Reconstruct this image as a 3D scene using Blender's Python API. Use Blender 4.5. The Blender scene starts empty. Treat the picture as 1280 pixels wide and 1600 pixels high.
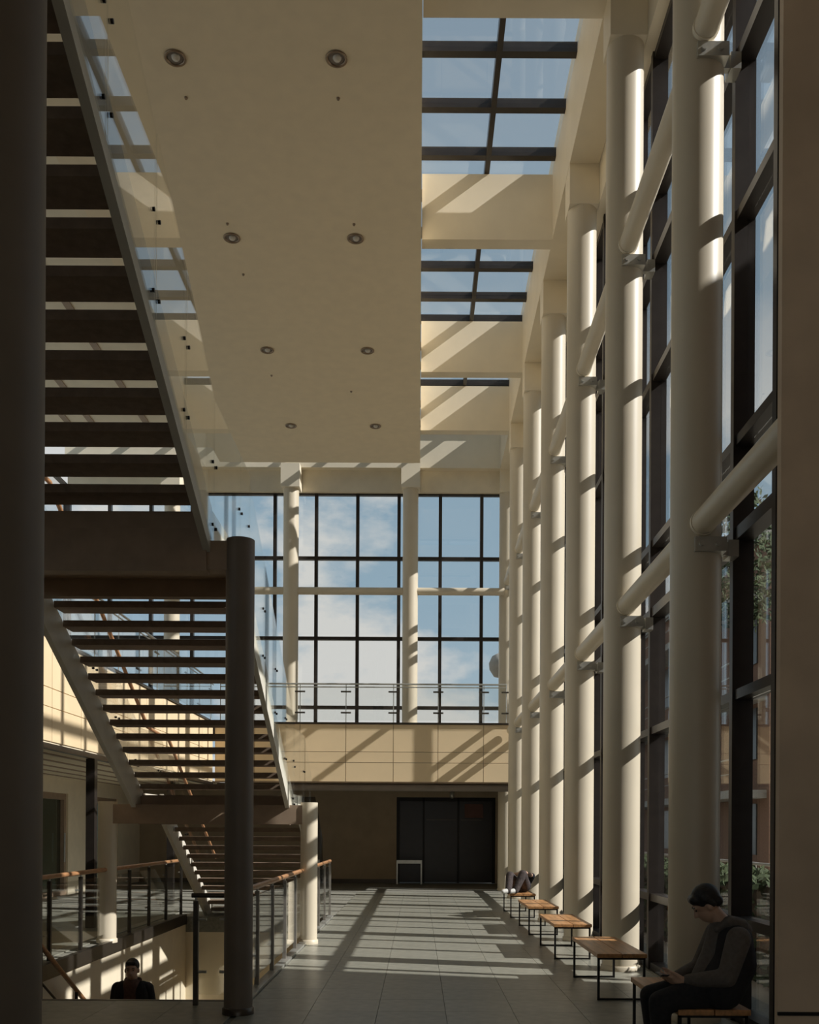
import bpy, bmesh, math, random
from mathutils import Vector, Matrix
random.seed(7)
R = math.radians
SC = bpy.context.scene
COL = SC.collection

# ------------------------------------------------------------------ camera
cam = bpy.data.cameras.new('camera'); co = bpy.data.objects.new('camera', cam); COL.objects.link(co)
co.location = (0, 0, 1.6); co.rotation_euler = (R(90), R(-0.3), 0)
cam.sensor_fit = 'VERTICAL'; cam.sensor_height = 36; cam.sensor_width = 36
cam.lens = 1500 / 1600 * 36
cam.shift_x = -13.5 / 1600; cam.shift_y = 498 / 1600
cam.clip_start = 0.05; cam.clip_end = 500
SC.camera = co
# ------------------------------------------------------------------ view
vs = SC.view_settings
SC.display_settings.display_device = 'sRGB'
vs.view_transform = 'Standard'; vs.look = 'None'; vs.gamma = 1.0; vs.use_curve_mapping = False
vs.exposure = 0.0
# ------------------------------------------------------------------ sky
SKY = 0.85
w = bpy.data.worlds.new('sky'); SC.world = w; w.use_nodes = True
nt = w.node_tree; nt.nodes.clear(); N = nt.nodes.new; L = nt.links.new
out = N('ShaderNodeOutputWorld'); bg = N('ShaderNodeBackground'); bg.inputs[1].default_value = SKY
tc = N('ShaderNodeTexCoord'); sep = N('ShaderNodeSeparateXYZ'); L(tc.outputs['Generated'], sep.inputs[0])
ramp = N('ShaderNodeValToRGB'); L(sep.outputs['Z'], ramp.inputs[0])
e = ramp.color_ramp.elements
e[0].position = 0.0; e[0].color = (0.50, 0.62, 0.69, 1)
e[1].position = 0.75; e[1].color = (0.24, 0.33, 0.43, 1)
m1 = e.new(0.25); m1.color = (0.33, 0.48, 0.60, 1)
mp = N('ShaderNodeMapping'); mp.inputs['Scale'].default_value = (1, 1, 1.9); mp.inputs['Location'].default_value = (0.9, 0.3, 0.5)
L(tc.outputs['Generated'], mp.inputs[0])
nz = N('ShaderNodeTexNoise'); nz.inputs['Scale'].default_value = 4.2; nz.inputs['Detail'].default_value = 9; nz.inputs['Roughness'].default_value = 0.55
L(mp.outputs[0], nz.inputs['Vector'])
cr = N('ShaderNodeValToRGB'); L(nz.outputs['Fac'], cr.inputs[0])
cr.color_ramp.elements[0].position = 0.46; cr.color_ramp.elements[0].color = (0, 0, 0, 1)
cr.color_ramp.elements[1].position = 0.55; cr.color_ramp.elements[1].color = (1, 1, 1, 1)
fade = N('ShaderNodeMapRange'); L(sep.outputs['Z'], fade.inputs[0])
fade.inputs[1].default_value = 0.33; fade.inputs[2].default_value = 0.50; fade.inputs[3].default_value = 0.95; fade.inputs[4].default_value = 0.06
mul = N('ShaderNodeMath'); mul.operation = 'MULTIPLY'; L(cr.outputs[0], mul.inputs[0]); L(fade.outputs[0], mul.inputs[1])
mix = N('ShaderNodeMixRGB'); L(mul.outputs[0], mix.inputs[0]); L(ramp.outputs[0], mix.inputs[1]); mix.inputs[2].default_value = (0.80, 0.80, 0.77, 1)
L(mix.outputs[0], bg.inputs[0]); L(bg.outputs[0], out.inputs[0])
# ------------------------------------------------------------------ sun (from the right, a little behind the camera)
SUN_AZ, SUN_EL = 14.0, 35.7
sl = bpy.data.lights.new('sun', 'SUN'); so = bpy.data.objects.new('sun', sl); COL.objects.link(so)
sl.energy = 5.3; sl.angle = R(0.53); sl.color = (0.98, 0.97, 0.95)
sd = Vector((math.cos(R(SUN_EL)) * math.cos(R(SUN_AZ)), -math.cos(R(SUN_EL)) * math.sin(R(SUN_AZ)), math.sin(R(SUN_EL))))
so.location = sd * 60; so.rotation_euler = sd.to_track_quat('Z', 'Y').to_euler()

# ------------------------------------------------------------------ materials
MATS = {}
def mat(name, col, rough=0.6, metal=0.0, nscale=0, namt=0.0, bump=0.0, spec=None, stretch=None, coat=0):
    m = bpy.data.materials.new(name); m.use_nodes = True; t = m.node_tree
    b = t.nodes['Principled BSDF']; b.inputs['Base Color'].default_value = (*col, 1)
    b.inputs['Roughness'].default_value = rough; b.inputs['Metallic'].default_value = metal
    if spec is not None: b.inputs['Specular IOR Level'].default_value = spec
    if coat: b.inputs['Coat Weight'].default_value = coat
    if nscale:
        c = t.nodes.new('ShaderNodeTexCoord'); mpp = t.nodes.new('ShaderNodeMapping')
        if stretch: mpp.inputs['Scale'].default_value = stretch
        t.links.new(c.outputs['Object'], mpp.inputs[0])
        n = t.nodes.new('ShaderNodeTexNoise'); n.inputs['Scale'].default_value = nscale; n.inputs['Detail'].default_value = 6
        t.links.new(mpp.outputs[0], n.inputs['Vector'])
        r = t.nodes.new('ShaderNodeValToRGB'); t.links.new(n.outputs['Fac'], r.inputs[0])
        lo = tuple(max(0, x * (1 - namt)) for x in col); hi = tuple(min(1, x * (1 + namt)) for x in col)
        r.color_ramp.elements[0].color = (*lo, 1); r.color_ramp.elements[1].color = (*hi, 1)
        r.color_ramp.elements[0].position = .3; r.color_ramp.elements[1].position = .7
        t.links.new(r.outputs[0], b.inputs['Base Color'])
        if bump:
            bp = t.nodes.new('ShaderNodeBump'); bp.inputs['Strength'].default_value = bump; bp.inputs['Distance'].default_value = .01
            t.links.new(n.outputs['Fac'], bp.inputs['Height']); t.links.new(bp.outputs[0], b.inputs['Normal'])
    MATS[name] = m; return m
def glass(name, tint, ior=1.5, rough=0.0):
    m = bpy.data.materials.new(name); m.use_nodes = True; t = m.node_tree; t.nodes.clear()
    o = t.nodes.new('ShaderNodeOutputMaterial'); mx = t.nodes.new('ShaderNodeMixShader')
    tr = t.nodes.new('ShaderNodeBsdfTransparent'); tr.inputs[0].default_value = (*tint, 1)
    gl = t.nodes.new('ShaderNodeBsdfGlossy'); gl.inputs['Roughness'].default_value = rough; gl.inputs[0].default_value = (1, 1, 1, 1)
    fr = t.nodes.new('ShaderNodeFresnel'); fr.inputs[0].default_value = ior
    # the far face of a thin pane is met from inside: use the same air-side Fresnel for both
    ge = t.nodes.new('ShaderNodeNewGeometry'); vm = t.nodes.new('ShaderNodeVectorMath'); vm.operation = 'DOT_PRODUCT'
    t.links.new(ge.outputs['Normal'], vm.inputs[0]); t.links.new(ge.outputs['Incoming'], vm.inputs[1])
    ab = t.nodes.new('ShaderNodeMath'); ab.operation = 'ABSOLUTE'; t.links.new(vm.outputs['Value'], ab.inputs[0])
    s1 = t.nodes.new('ShaderNodeMath'); s1.operation = 'SUBTRACT'; s1.inputs[0].default_value = 1; t.links.new(ab.outputs[0], s1.inputs[1])
    pw = t.nodes.new('ShaderNodeMath'); pw.operation = 'POWER'; pw.inputs[1].default_value = 5; t.links.new(s1.outputs[0], pw.inputs[0])
    f0 = ((ior - 1) / (ior + 1)) ** 2
    ma = t.nodes.new('ShaderNodeMath'); ma.operation = 'MULTIPLY_ADD'; ma.inputs[1].default_value = 1 - f0; ma.inputs[2].default_value = f0
    t.links.new(pw.outputs[0], ma.inputs[0])
    t.nodes.remove(fr)
    t.links.new(ma.outputs[0], mx.inputs[0]); t.links.new(tr.outputs[0], mx.inputs[1]); t.links.new(gl.outputs[0], mx.inputs[2])
    t.links.new(mx.outputs[0], o.inputs[0]); MATS[name] = m; return m

M = MATS
mat('plaster', (0.84, 0.73, 0.54), .75, nscale=3, namt=.05, bump=.06)
mat('soffit', (0.86, 0.72, 0.50), .8, nscale=5, namt=.03)
mat('column_paint', (0.70, 0.61, 0.46), .42, nscale=2, namt=.03)
mat('beam_paint', (0.88, 0.78, 0.60), .6, nscale=2, namt=.04)
mat('wall_dim', (0.70, 0.54, 0.38), .8, nscale=1.6, namt=.16, bump=.1)
mat('panel', (0.86, 0.67, 0.42), .45, nscale=1.2, namt=.05)
mat('dark_frame', (0.035, 0.028, 0.024), .38, metal=.2, nscale=8, namt=.15)
mat('steel_pale', (0.60, 0.59, 0.54), .32, metal=.7, nscale=12, namt=.06)
mat('stair_paint', (0.36, 0.26, 0.18), .55, nscale=6, namt=.1)
mat('stringer_paint', (0.70, 0.66, 0.56), .5, nscale=5, namt=.05)
mat('tread', (0.26, 0.185, 0.13), .6, nscale=14, namt=.18)
mat('dark_column', (0.20, 0.16, 0.125), .5, nscale=3, namt=.08)
mat('column_paint_shaded', (0.17, 0.135, 0.10), .55, nscale=3, namt=.08)  # darker copy of the column paint, near hall shade put into the colour
mat('tile', (0.31, 0.30, 0.245), .33, nscale=9, namt=.16, bump=.015)
mat('tile_b', (0.295, 0.285, 0.232), .35, nscale=9, namt=.16, bump=.015)
mat('grout', (0.24, 0.23, 0.19), .8, nscale=20, namt=.2)
mat('concrete', (0.30, 0.26, 0.21), .85, nscale=6, namt=.12, bump=.05)
mat('wood', (0.50, 0.25, 0.10), .38, nscale=3.5, namt=.32, bump=.04, stretch=(9, .6, 9))
mat('rail_wood', (0.44, 0.22, 0.10), .4, nscale=6, namt=.25, stretch=(6, 1, 6))
mat('black_steel', (0.018, 0.016, 0.015), .4, metal=.5, nscale=10, namt=.1)
mat('dark_steel', (0.10, 0.085, 0.07), .35, metal=.8, nscale=10, namt=.1)
mat('post_steel', (0.34, 0.31, 0.27), .35, metal=.6, nscale=10, namt=.1)
mat('brick', (0.23, 0.13, 0.085), .9, nscale=20, namt=.3, bump=.1)
mat('ext_concrete', (0.42, 0.40, 0.36), .85, nscale=4, namt=.12)
mat('ext_dark', (0.07, 0.075, 0.075), .3, nscale=4, namt=.2)
mat('ground', (0.40, 0.355, 0.28), .9, nscale=2, namt=.2)
mat('leaf', (0.06, 0.085, 0.03), .8, nscale=12, namt=.4)
mat('bark', (0.10, 0.07, 0.045), .9, nscale=18, namt=.3, bump=.2)
mat('door_dark', (0.025, 0.02, 0.018), .3, nscale=5, namt=.1)
mat('door_wall', (0.45, 0.36, 0.25), .8, nscale=3, namt=.06)
mat('sign_red', (0.16, 0.075, 0.06), .6, nscale=4, namt=.1)
mat('skin', (0.52, 0.32, 0.22), .55, nscale=20, namt=.06)
mat('hair', (0.014, 0.011, 0.010), .5, nscale=60, namt=.4, bump=.3)
mat('black_cloth', (0.018, 0.016, 0.018), .9, nscale=40, namt=.25, bump=.15)
mat('grey_cloth', (0.12, 0.10, 0.085), .9, nscale=40, namt=.15, bump=.15)
mat('denim', (0.02, 0.022, 0.03), .9, nscale=50, namt=.25, bump=.15)
mat('white_cloth', (0.70, 0.68, 0.64), .8, nscale=30, namt=.08)
mat('brown_cloth', (0.10, 0.05, 0.035), .9, nscale=30, namt=.2)
mat('plaid', (0.06, 0.045, 0.042), .9, nscale=25, namt=.5)
mat('lamp_trim', (0.30, 0.22, 0.15), .3, metal=.8, nscale=6, namt=.05)
mat('lamp_lens', (0.62, 0.56, 0.46), .2, nscale=8, namt=.05)
mat('roof', (0.35, 0.33, 0.30), .9, nscale=2, namt=.1)
glass('curtain_glass', (0.985, 0.985, 0.98), 1.45)
glass('rail_glass', (0.975, 0.98, 0.97), 1.65)
glass('tinted_glass', (0.35, 0.38, 0.34), 1.5)

# ------------------------------------------------------------------ mesh helpers
class MB:
    def __init__(s): s.v = []; s.f = []; s.sm = []
    def add(s, vs, fs, smooth=False):
        o = len(s.v); s.v += [Vector(x) for x in vs]; s.f += [tuple(i + o for i in f) for f in fs]; s.sm += [smooth] * len(fs); return s
    def box(s, x0, x1, y0, y1, z0, z1):
        v = [(x, y, z) for z in (z0, z1) for y in (y0, y1) for x in (x0, x1)]
        return s.add(v, [(0, 2, 3, 1), (4, 5, 7, 6), (0, 1, 5, 4), (2, 6, 7, 3), (0, 4, 6, 2), (1, 3, 7, 5)])
    def prism(s, poly, axis, a0, a1):
        n = len(poly)
        def P(p, a): return (a, p[0], p[1]) if axis == 'x' else (p[0], a, p[1]) if axis == 'y' else (p[0], p[1], a)
        v = [P(p, a0) for p in poly] + [P(p, a1) for p in poly]
        f = [tuple(range(n))[::-1], tuple(range(n, 2 * n))] + [(i, (i + 1) % n, n + (i + 1) % n, n + i) for i in range(n)]
        return s.add(v, f)
    def tube(s, pts, r, n=12, caps=True):
        pts = [Vector(p) for p in pts]; k = len(pts); rs = r if isinstance(r, (list, tuple)) else [r] * k
        v = []; f = []
        for i, p in enumerate(pts):
            d = (pts[min(i + 1, k - 1)] - pts[max(i - 1, 0)]).normalized()
            a = d.cross(Vector((0, 0, 1)) if abs(d.z) < .9 else Vector((1, 0, 0))).normalized(); b = d.cross(a)
            for j in range(n):
                t = 2 * math.pi * j / n; v.append(p + (a * math.cos(t) + b * math.sin(t)) * rs[i])
        for i in range(k - 1):
            for j in range(n):
                f.append((i * n + j, i * n + (j + 1) % n, (i + 1) * n + (j + 1) % n, (i + 1) * n + j))
        s.add(v, f, True)
        if caps:
            s.add(v[:n], [tuple(range(n))]); s.add(v[-n:], [tuple(range(n))[::-1]])
        return s
    def lathe(s, prof, c, n=32):
        v = []; f = []; k = len(prof)
        for r, z in prof:
            for j in range(n):
                t = 2 * math.pi * j / n; v.append((c[0] + r * math.cos(t), c[1] + r * math.sin(t), c[2] + z))
        for i in range(k - 1):
            for j in range(n): f.append((i * n + j, i * n + (j + 1) % n, (i + 1) * n + (j + 1) % n, (i + 1) * n + j))
        s.add(v, f, True)
        if prof[0][0] > 1e-6: s.add(v[:n], [tuple(range(n))[::-1]])
        if prof[-1][0] > 1e-6: s.add(v[-n:], [tuple(range(n))])
        return s
    def mesh(s, name, center):
        me = bpy.data.meshes.new(name); me.from_pydata([tuple(v - center) for v in s.v], [], s.f)
        bm = bmesh.new(); bm.from_mesh(me); bmesh.ops.recalc_face_normals(bm, faces=bm.faces); bm.to_mesh(me); bm.free()
        me.polygons.foreach_set('use_smooth', s.sm); me.update(); return me
    def center(s):
        lo = Vector((min(v[i] for v in s.v) for i in range(3))); hi = Vector((max(v[i] for v in s.v) for i in range(3)))
        return (lo + hi) / 2
    def build(s, name, m, parent=None, bevel=0):
        c = s.center(); me = s.mesh(name, c); return place(name, me, m, parent, c, bevel)
WL = {}
def place(name, me, m, parent, c, bevel=0):
    if not me.materials: me.materials.append(M[m])
    o = bpy.data.objects.new(name, me); COL.objects.link(o)
    c = Vector(c); WL[o] = c
    if parent: o.parent = parent; o.location = c - WL[parent]
    else: o.location = c
    if bevel:
        b = o.modifiers.new('bevel', 'BEVEL'); b.width = bevel; b.segments = 2; b.limit_method = 'ANGLE'
    return o
def tag(o, label=None, cat=None, group=None, kind=None):
    if label: o['label'] = label
    if cat: o['category'] = cat
    if group: o['group'] = group
    if kind: o['kind'] = kind
    return o
def thing(name, loc, label, cat, group=None):
    o = bpy.data.objects.new(name, None); o.empty_display_size = .1; COL.objects.link(o); o.location = loc; WL[o] = Vector(loc)
    return tag(o, label, cat, group)
def setting(name, loc, label=None):
    o = bpy.data.objects.new(name, None); o.empty_display_size = .1; COL.objects.link(o); o.location = loc; WL[o] = Vector(loc)
    return tag(o, label, None, None, 'structure')
def struct(name, mb, m, label=None, bevel=0): return tag(mb.build(name, m, None, bevel), label, None, None, 'structure')
_shared = {}
def shared_box(name, sx, sy, sz, m):
    k = (round(sx, 4), round(sy, 4), round(sz, 4), m)
    if k not in _shared:
        me = MB().box(-sx / 2, sx / 2, -sy / 2, sy / 2, -sz / 2, sz / 2).mesh(name, Vector((0, 0, 0))); me.materials.append(M[m]); _shared[k] = me
    return _shared[k]
def box_piece(name, x0, x1, y0, y1, z0, z1, m, parent):
    return place(name, shared_box(name, x1 - x0, y1 - y0, z1 - z0, m), m, parent, ((x0 + x1) / 2, (y0 + y1) / 2, (z0 + z1) / 2))

# ------------------------------------------------------------------ dimensions
S = 2.95; Z1 = 8.22; XC = 2.363; CR = .213
COLS = [Z1 + S * i for i in range(7)]             # columns of the glazed side
TOP = 10.7; FL2 = 4.35; SOF = 10.6; SKYH = 12.3
XS, XL = -1.84, -4.0                               # stair stringers

# ------------------------------------------------------------------ floor
fl = struct('floor', MB().box(-1.6, 3.3, -5, 30, -.3, -.015).box(-9.5, -4.3, -5, 30, -.145, -.015)
            .box(-4.3, -1.6, -5, 9.0, -.3, -.015).box(-4.3, -1.6, 17.8, 30, -.3, -.015), 'grout', 'grey stone tile floor of the hall')
T = .6
for i in range(7):
    for j in range(-1, 31):
        x0 = -1.55 + i * T; y0 = 6.1 + j * T
        box_piece('tile', x0 + .002, x0 + T - .002, y0 + .002, y0 + T - .002, -.015, 0, random.choice(('tile', 'tile', 'tile_b')), fl)
for i in range(5):
    for j in range(3):
        x0 = -4.6 + i * T; y0 = 7.2 + j * T
        box_piece('tile', x0 + .002, x0 + T - .002, y0 + .002, y0 + T - .002, -.015, 0, random.choice(('tile', 'tile_b')), fl)
lt = MB()
for a in (-9.5, ):
    for i in range(8):
        for j in range(16):
            x0 = -9.4 + i * T; y0 = 9.2 + j * T
            lt.box(x0 + .002, x0 + T - .002, y0 + .002, y0 + T - .002, -.015, 0)
tag(lt.build('tile_field', 'tile', fl), kind='stuff')
# stairwell pit
pit = setting('wall_stairwell', (-2.95, 9, -3.2), 'plastered walls of the stairwell below the floor')
MB().box(-4.5, -4.3, 8.8, 18.0, -3.4, -.15).build('side_wall', 'plaster', pit)
MB().box(-1.6, -1.4, 8.8, 18.0, -3.4, -.3).build('side_wall', 'plaster', pit)
MB().box(-4.3, -1.6, 17.8, 18.0, -3.4, -.3).build('end_wall', 'plaster', pit)
MB().box(-4.3, -1.6, 8.8, 9.0, -3.4, -.3).build('end_wall', 'plaster', pit)
MB().box(-4.5, -1.4, 8.8, 18.0, -3.6, -3.4).build('pit_floor', 'concrete', pit)
struct('trim_1', MB().box(-4.36, -4.28, 9.0, 17.8, -.15, .03), 'dark_steel', 'dark edge trim along the far side of the stairwell')
struct('trim_2', MB().box(-1.66, -1.56, 9.0, 17.8, -.12, .03), 'steel_pale', 'pale metal kerb along the near side of the stairwell')
struct('trim_3', MB().box(-4.28, -1.66, 8.95, 9.01, -.12, .004), 'dark_steel', 'dark nosing at the head of the descending stair')
# lower stair
ls = thing('stair_flight', (-2.95, 9, -2.5), 'stair descending from the hall floor into the stairwell', 'stairs')
for k in range(15):
    y0 = 9.02 + .275 * k; z = -.17 * (k + 1)
    box_piece('tread', -4.28, -1.62, y0, y0 + .3, z - .06, z, 'tread', ls)
    box_piece('riser', -4.28, -1.62, y0 - .02, y0 + .01, z, z + .11, 'stair_paint', ls)
hr = MB().tube([(-4.12, 9.15, 1.05), (-4.12, 9.35, 1.02), (-4.12, 13.0, -1.2)], .028)
hro = hr.build('handrail', 'rail_wood', ls)
MB().tube([(-4.12, 9.35, .62), (-4.12, 13.0, -1.6)], .014).build('lower_rail', 'dark_steel', ls)
for k in range(4):
    y = 9.4 + k * 1.1; z = -.17 * math.floor((y - 9.02) / .275 + 1)
    MB().tube([(-4.12, y, z), (-4.12, y, 1.0 - (y - 9.35) * .608)], .02).build('post', 'dark_steel', ls)

# ------------------------------------------------------------------ ceiling and roof
ce = struct('ceiling', MB().box(-4.9, 0, 1.0, 23.5, SOF, SOF + .25).box(-.12, 0, 1.0, 23.5, SOF + .25, SKYH + .2), 'soffit', 'flat tan suspended ceiling with downlights')
struct('ceiling_side', MB().box(-9.7, -4.9, -5, 23.5, 10.95, 11.2), 'plaster', 'pale side ceiling above the staircase')
for k, x in enumerate((-6.3, -7.55, -8.1)):
    box_piece('slot', x - .07, x + .07, 1, 23.4, 10.93, 10.96, 'stair_paint', bpy.data.objects['ceiling_side'])
struct('roof', MB().box(-10, .0, -5, 23.4, SKYH + .2, SKYH + .5).box(0, 3.2, -5, 11.1, SKYH + .1, SKYH + .4), 'roof', 'flat solid roof over the hall, near skylight bays closed over to keep it dark')  # near part closes over the skylight strip to keep the near hall dark
# ------------------------------------------------------------------ roof beams
bnames = ['cross beam of the skylight above the viewer, out of the photo', 'tan roof beam at the very top of the skylight', 'sunlit cross beam between the first and second skylight bays',
          'sunlit cross beam between the second and third skylight bays', 'sunlit cross beam nearest the end window']
for (y0, y1), lb in zip(((6.3, 6.7), (11.0, 11.43), (15.71, 15.97), (20.25, 20.51), (23.2, 23.45)), bnames):
    tag(MB().box(0.01, 2.146, y0, y1, 11.28, SKYH + .05).build('roof_beam', 'beam_paint', None), lb, 'beam')
tag(MB().box(2.146, 2.575, -5, 26.1, 11.28, SKYH + .4).build('roof_beam', 'beam_paint'), 'long cream beam running above the row of window columns', 'beam')
tag(MB().box(2.58, 2.95, 5.9, 26.1, TOP, SKYH + .4).build('roof_beam', 'beam_paint'), 'cream header beam along the top of the glazed side wall', 'beam')
tag(MB().box(-9.5, 2.146, 25.66, 26.0, 11.3, SKYH + .4).build('roof_beam', 'beam_paint'), 'cream beam across the top of the end window wall', 'beam')
struct('wall_end_header', MB().box(-9.5, 2.3, 25.88, 26.1, 10.72, 11.3), 'plaster', 'recessed header band above the end windows')

# ------------------------------------------------------------------ skylight
sk = setting('window_1', (1.07, 18, SKYH), 'glazed skylight strip with dark bars')
ybars = [11.45, 12.31, 13.33, 14.36, 15.38, 16.4, 17.42, 18.45, 19.5, 20.36, 21.5, 22.4, 23.28, 24.4, 25.6]
for y in ybars: box_piece('glazing_bar', 0.0, 2.146, y - .06, y + .06, SKYH + .08, SKYH + .22, 'dark_frame', sk)
box_piece('glazing_bar', 1.03, 1.11, 11.45, 25.6, SKYH + .06, SKYH + .24, 'dark_frame', sk)
for a, b in zip(ybars[:-1], ybars[1:]):
    for x0, x1 in ((.0, 1.03), (1.11, 2.14)):
        box_piece('pane', x0, x1, a + .06, b - .06, SKYH + .14, SKYH + .152, 'curtain_glass', sk)
# the strip turns the corner and runs along the end wall
sk2 = setting('window_2', (-4.5, 24.6, SKYH), 'cross skylight strip along the end wall')
for i in range(9): box_piece('glazing_bar', -9.4 + i * 1.16, -9.32 + i * 1.16, 23.45, 25.66, SKYH + .06, SKYH + .22, 'dark_frame', sk2)
box_piece('glazing_bar', -9.4, 0, 24.5, 24.6, SKYH + .05, SKYH + .22, 'dark_frame', sk2)
for i in range(8):
    for a, b in ((23.45, 24.5), (24.6, 25.66)):
        box_piece('pane', -9.32 + i * 1.16, -9.4 + (i + 1) * 1.16, a, b, SKYH + .14, SKYH + .152, 'curtain_glass', sk2)

# ------------------------------------------------------------------ side glass wall
cw = setting('window_3', (2.78, 16, 0), 'tall dark-framed glass wall on the sunny side')
ROWS = [0.0, .84, 2.78, 4.16, 4.96, 6.9, 8.28, 9.08, TOP]
MY = [Z1 + .06 + (S / 3) * k for k in range(-2, 19)]
for y in MY: box_piece('mullion', 2.69, 2.87, y - .04, y + .04, 0, TOP, 'dark_frame', cw)
for z in ROWS:
    t = .11 if z in (4.16, 8.28) else .085
    z0 = max(z - t / 2, 0); z1 = z0 + t
    if z == TOP: z0, z1 = TOP - t, TOP
    box_piece('transom', 2.71, 2.86, MY[0], MY[-1], z0, z1, 'dark_frame', cw)
for a, b in zip(MY[:-1], MY[1:]):
    for z0, z1 in zip(ROWS[:-1], ROWS[1:]):
        box_piece('pane', 2.80, 2.812, a + .04, b - .04, z0 + .045, z1 - .045, 'curtain_glass', cw)

# ------------------------------------------------------------------ end glass wall
ew = setting('window_4', (-1, 26, FL2), 'large end window with dark grid frame')
MX = [-9.52 + 1.12 * k for k in range(0, 11)]; MX = [x for x in MX] + [2.28]
EROWS = [4.4, 4.93, 6.8, 8.12, 8.97, 10.72]
for x in MX: box_piece('mullion', x - .045, x + .045, 25.98, 26.12, 4.3, 10.72, 'dark_frame', ew)
for z in EROWS: box_piece('transom', -9.52, 2.3, 25.99, 26.11, z - .045, z + .045, 'dark_frame', ew)
for a, b in zip(MX[:-1], MX[1:]):
    for z0, z1 in zip(EROWS[:-1], EROWS[1:]):
        box_piece('pane', a + .045, b - .045, 26.04, 26.052, z0 + .045, z1 - .045, 'curtain_glass', ew)

# ------------------------------------------------------------------ solid walls
struct('wall_right', MB().box(2.107, 3.2, 5.6, 5.66, 0, 11.3), 'wall_dim', 'plain brown-grey wall end at the near edge of the glass wall')
struct('baseboard_right', MB().box(2.10, 3.0, 5.585, 5.6, .535, .555), 'black_steel', 'thin black line low on the near wall')
def glazed(name, label, axis, c, a0, a1, z0, z1, step):
    t = setting(name, (c, (a0 + a1) / 2, z0) if axis == 'y' else ((a0 + a1) / 2, c, z0), label)
    n = max(1, round((a1 - a0) / step)); zs = [z0 + (z1 - z0) * k / max(1, round((z1 - z0) / 2.2)) for k in range(max(1, round((z1 - z0) / 2.2)) + 1)]
    def P(nm, u0, u1, d0, d1, w0, w1, m):
        if axis == 'y': box_piece(nm, c + d0, c + d1, u0, u1, w0, w1, m, t)
        else: box_piece(nm, u0, u1, c + d0, c + d1, w0, w1, m, t)
    us = [a0 + (a1 - a0) * k / n for k in range(n + 1)]
    for u in us: P('mullion', u - .04, u + .04, -.08, .08, z0, z1, 'dark_frame')
    for z in zs: P('transom', a0, a1, -.06, .06, z - .04, z + .04, 'dark_frame')
    for u, v in zip(us[:-1], us[1:]):
        for w0, w1 in zip(zs[:-1], zs[1:]): P('pane', u + .04, v - .04, -.005, .005, w0 + .04, w1 - .04, 'curtain_glass')
struct('wall_near', MB().box(3.0, 3.2, -5, 5.6, 0, 11.3), 'wall_dim', 'plain unseen near side wall, made solid to darken the near hall')  # unseen wall made solid to keep daylight out of the near hall
glazed('window_6', 'unseen glazing behind the viewer, added to light the near wall', 'x', -5.1, -3.4, 3.0, 0, 4.4, 2.05)  # unseen window added behind the camera to brighten the near wall
struct('wall_back', MB().box(-9.7, 3.2, -5.2, -5, 4.4, 12.5).box(-9.7, -3.4, -5.2, -5, 0, 4.4), 'wall_dim', 'wall behind the viewer')
glazed('window_7', 'gallery windows beyond the staircase, added to light the left side', 'y', -9.6, -5, 26.1, 5.2, 10.9, 2.0)  # high windows added to let sky light onto the left side
struct('wall_left', MB().box(-9.7, -9.5, -5, 26.2, 2.8, 5.2), 'plaster', 'pale low wall under the gallery windows')
lw = setting('wall_ground_left', (-8.6, 15, 0), 'ground floor side wall with glazed doors')
ys = [-5, 9.0, 12.0, 15.0, 18.6, 19.6, 22.6, 23.2, 25.6, 29.5]
MB().box(-8.8, -8.5, -5, 12, 0, 2.8).build('wall_section', 'plaster', lw)
MB().box(-8.8, -8.5, 23.3, 25.3, 0, 2.8).build('wall_section', 'plaster', lw)
MB().box(-8.8, -8.5, 27.2, 29.4, 0, 2.8).build('wall_section', 'plaster', lw)
MB().box(-8.8, -8.5, 12, 23.3, 2.45, 2.8).build('wall_section', 'plaster', lw)
MB().box(-8.8, -8.5, 25.3, 27.2, 2.45, 2.8).build('wall_section', 'plaster', lw)
MB().box(-11, -10.8, 10, 29.5, 0, 2.8).build('room_wall', 'door_wall', lw)
for k, (a, b) in enumerate(((12, 14.0), (14, 16.0), (16, 18.0), (18, 20), (20, 21.6), (21.6, 23.3), (25.3, 27.2))):
    d = setting('door_%d' % (k + 2), (-8.65, a, 0), 'dark framed glass door in the ground floor side wall')
    for y0, y1 in ((a, a + .12), (b - .12, b)): box_piece('door_frame', -8.72, -8.55, y0, y1, 0, 2.45, 'stair_paint', d)
    box_piece('door_frame', -8.72, -8.55, a + .12, b - .12, 2.3, 2.45, 'stair_paint', d)
    box_piece('door_frame', -8.72, -8.55, a + .12, b - .12, 0, .12, 'stair_paint', d)
    box_piece('pane', -8.65, -8.64, a + .12, b - .12, .12, 2.3, 'tinted_glass', d)
    MB().tube([(-8.5, b - .22, .8), (-8.5, b - .22, 1.5)], .018).build('handle', 'steel_pale', d)

# far ground floor wall with doors
struct('wall_far', MB().box(-9.5, -.66, 29.3, 29.6, 0, 2.95).box(2.36, 3.2, 29.3, 29.6, 0, 2.95).box(-.66, 2.36, 29.3, 29.6, 2.62, 2.95), 'door_wall', 'dim plain wall below the gallery')
struct('baseboard_far', MB().box(-9.5, -.66, 29.27, 29.3, 0, .12), 'dark_steel', 'dark skirting on the far wall')
struct('wall_far_side', MB().box(2.6, 2.9, 26.15, 29.3, 0, 4.3), 'door_wall', 'side wall of the far lobby')
d = setting('door_1', (.85, 29.4, 0), 'dark entrance doors under the gallery')
box_piece('door_recess', -.66, 2.36, 29.9, 30.0, 0, 2.62, 'door_dark', d)
for x0, x1 in ((-.66, -.56), (.14, .2), (1.2, 1.26), (2.26, 2.36)): box_piece('door_frame', x0, x1, 29.35, 29.45, 0, 2.62, 'black_steel', d)
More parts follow.
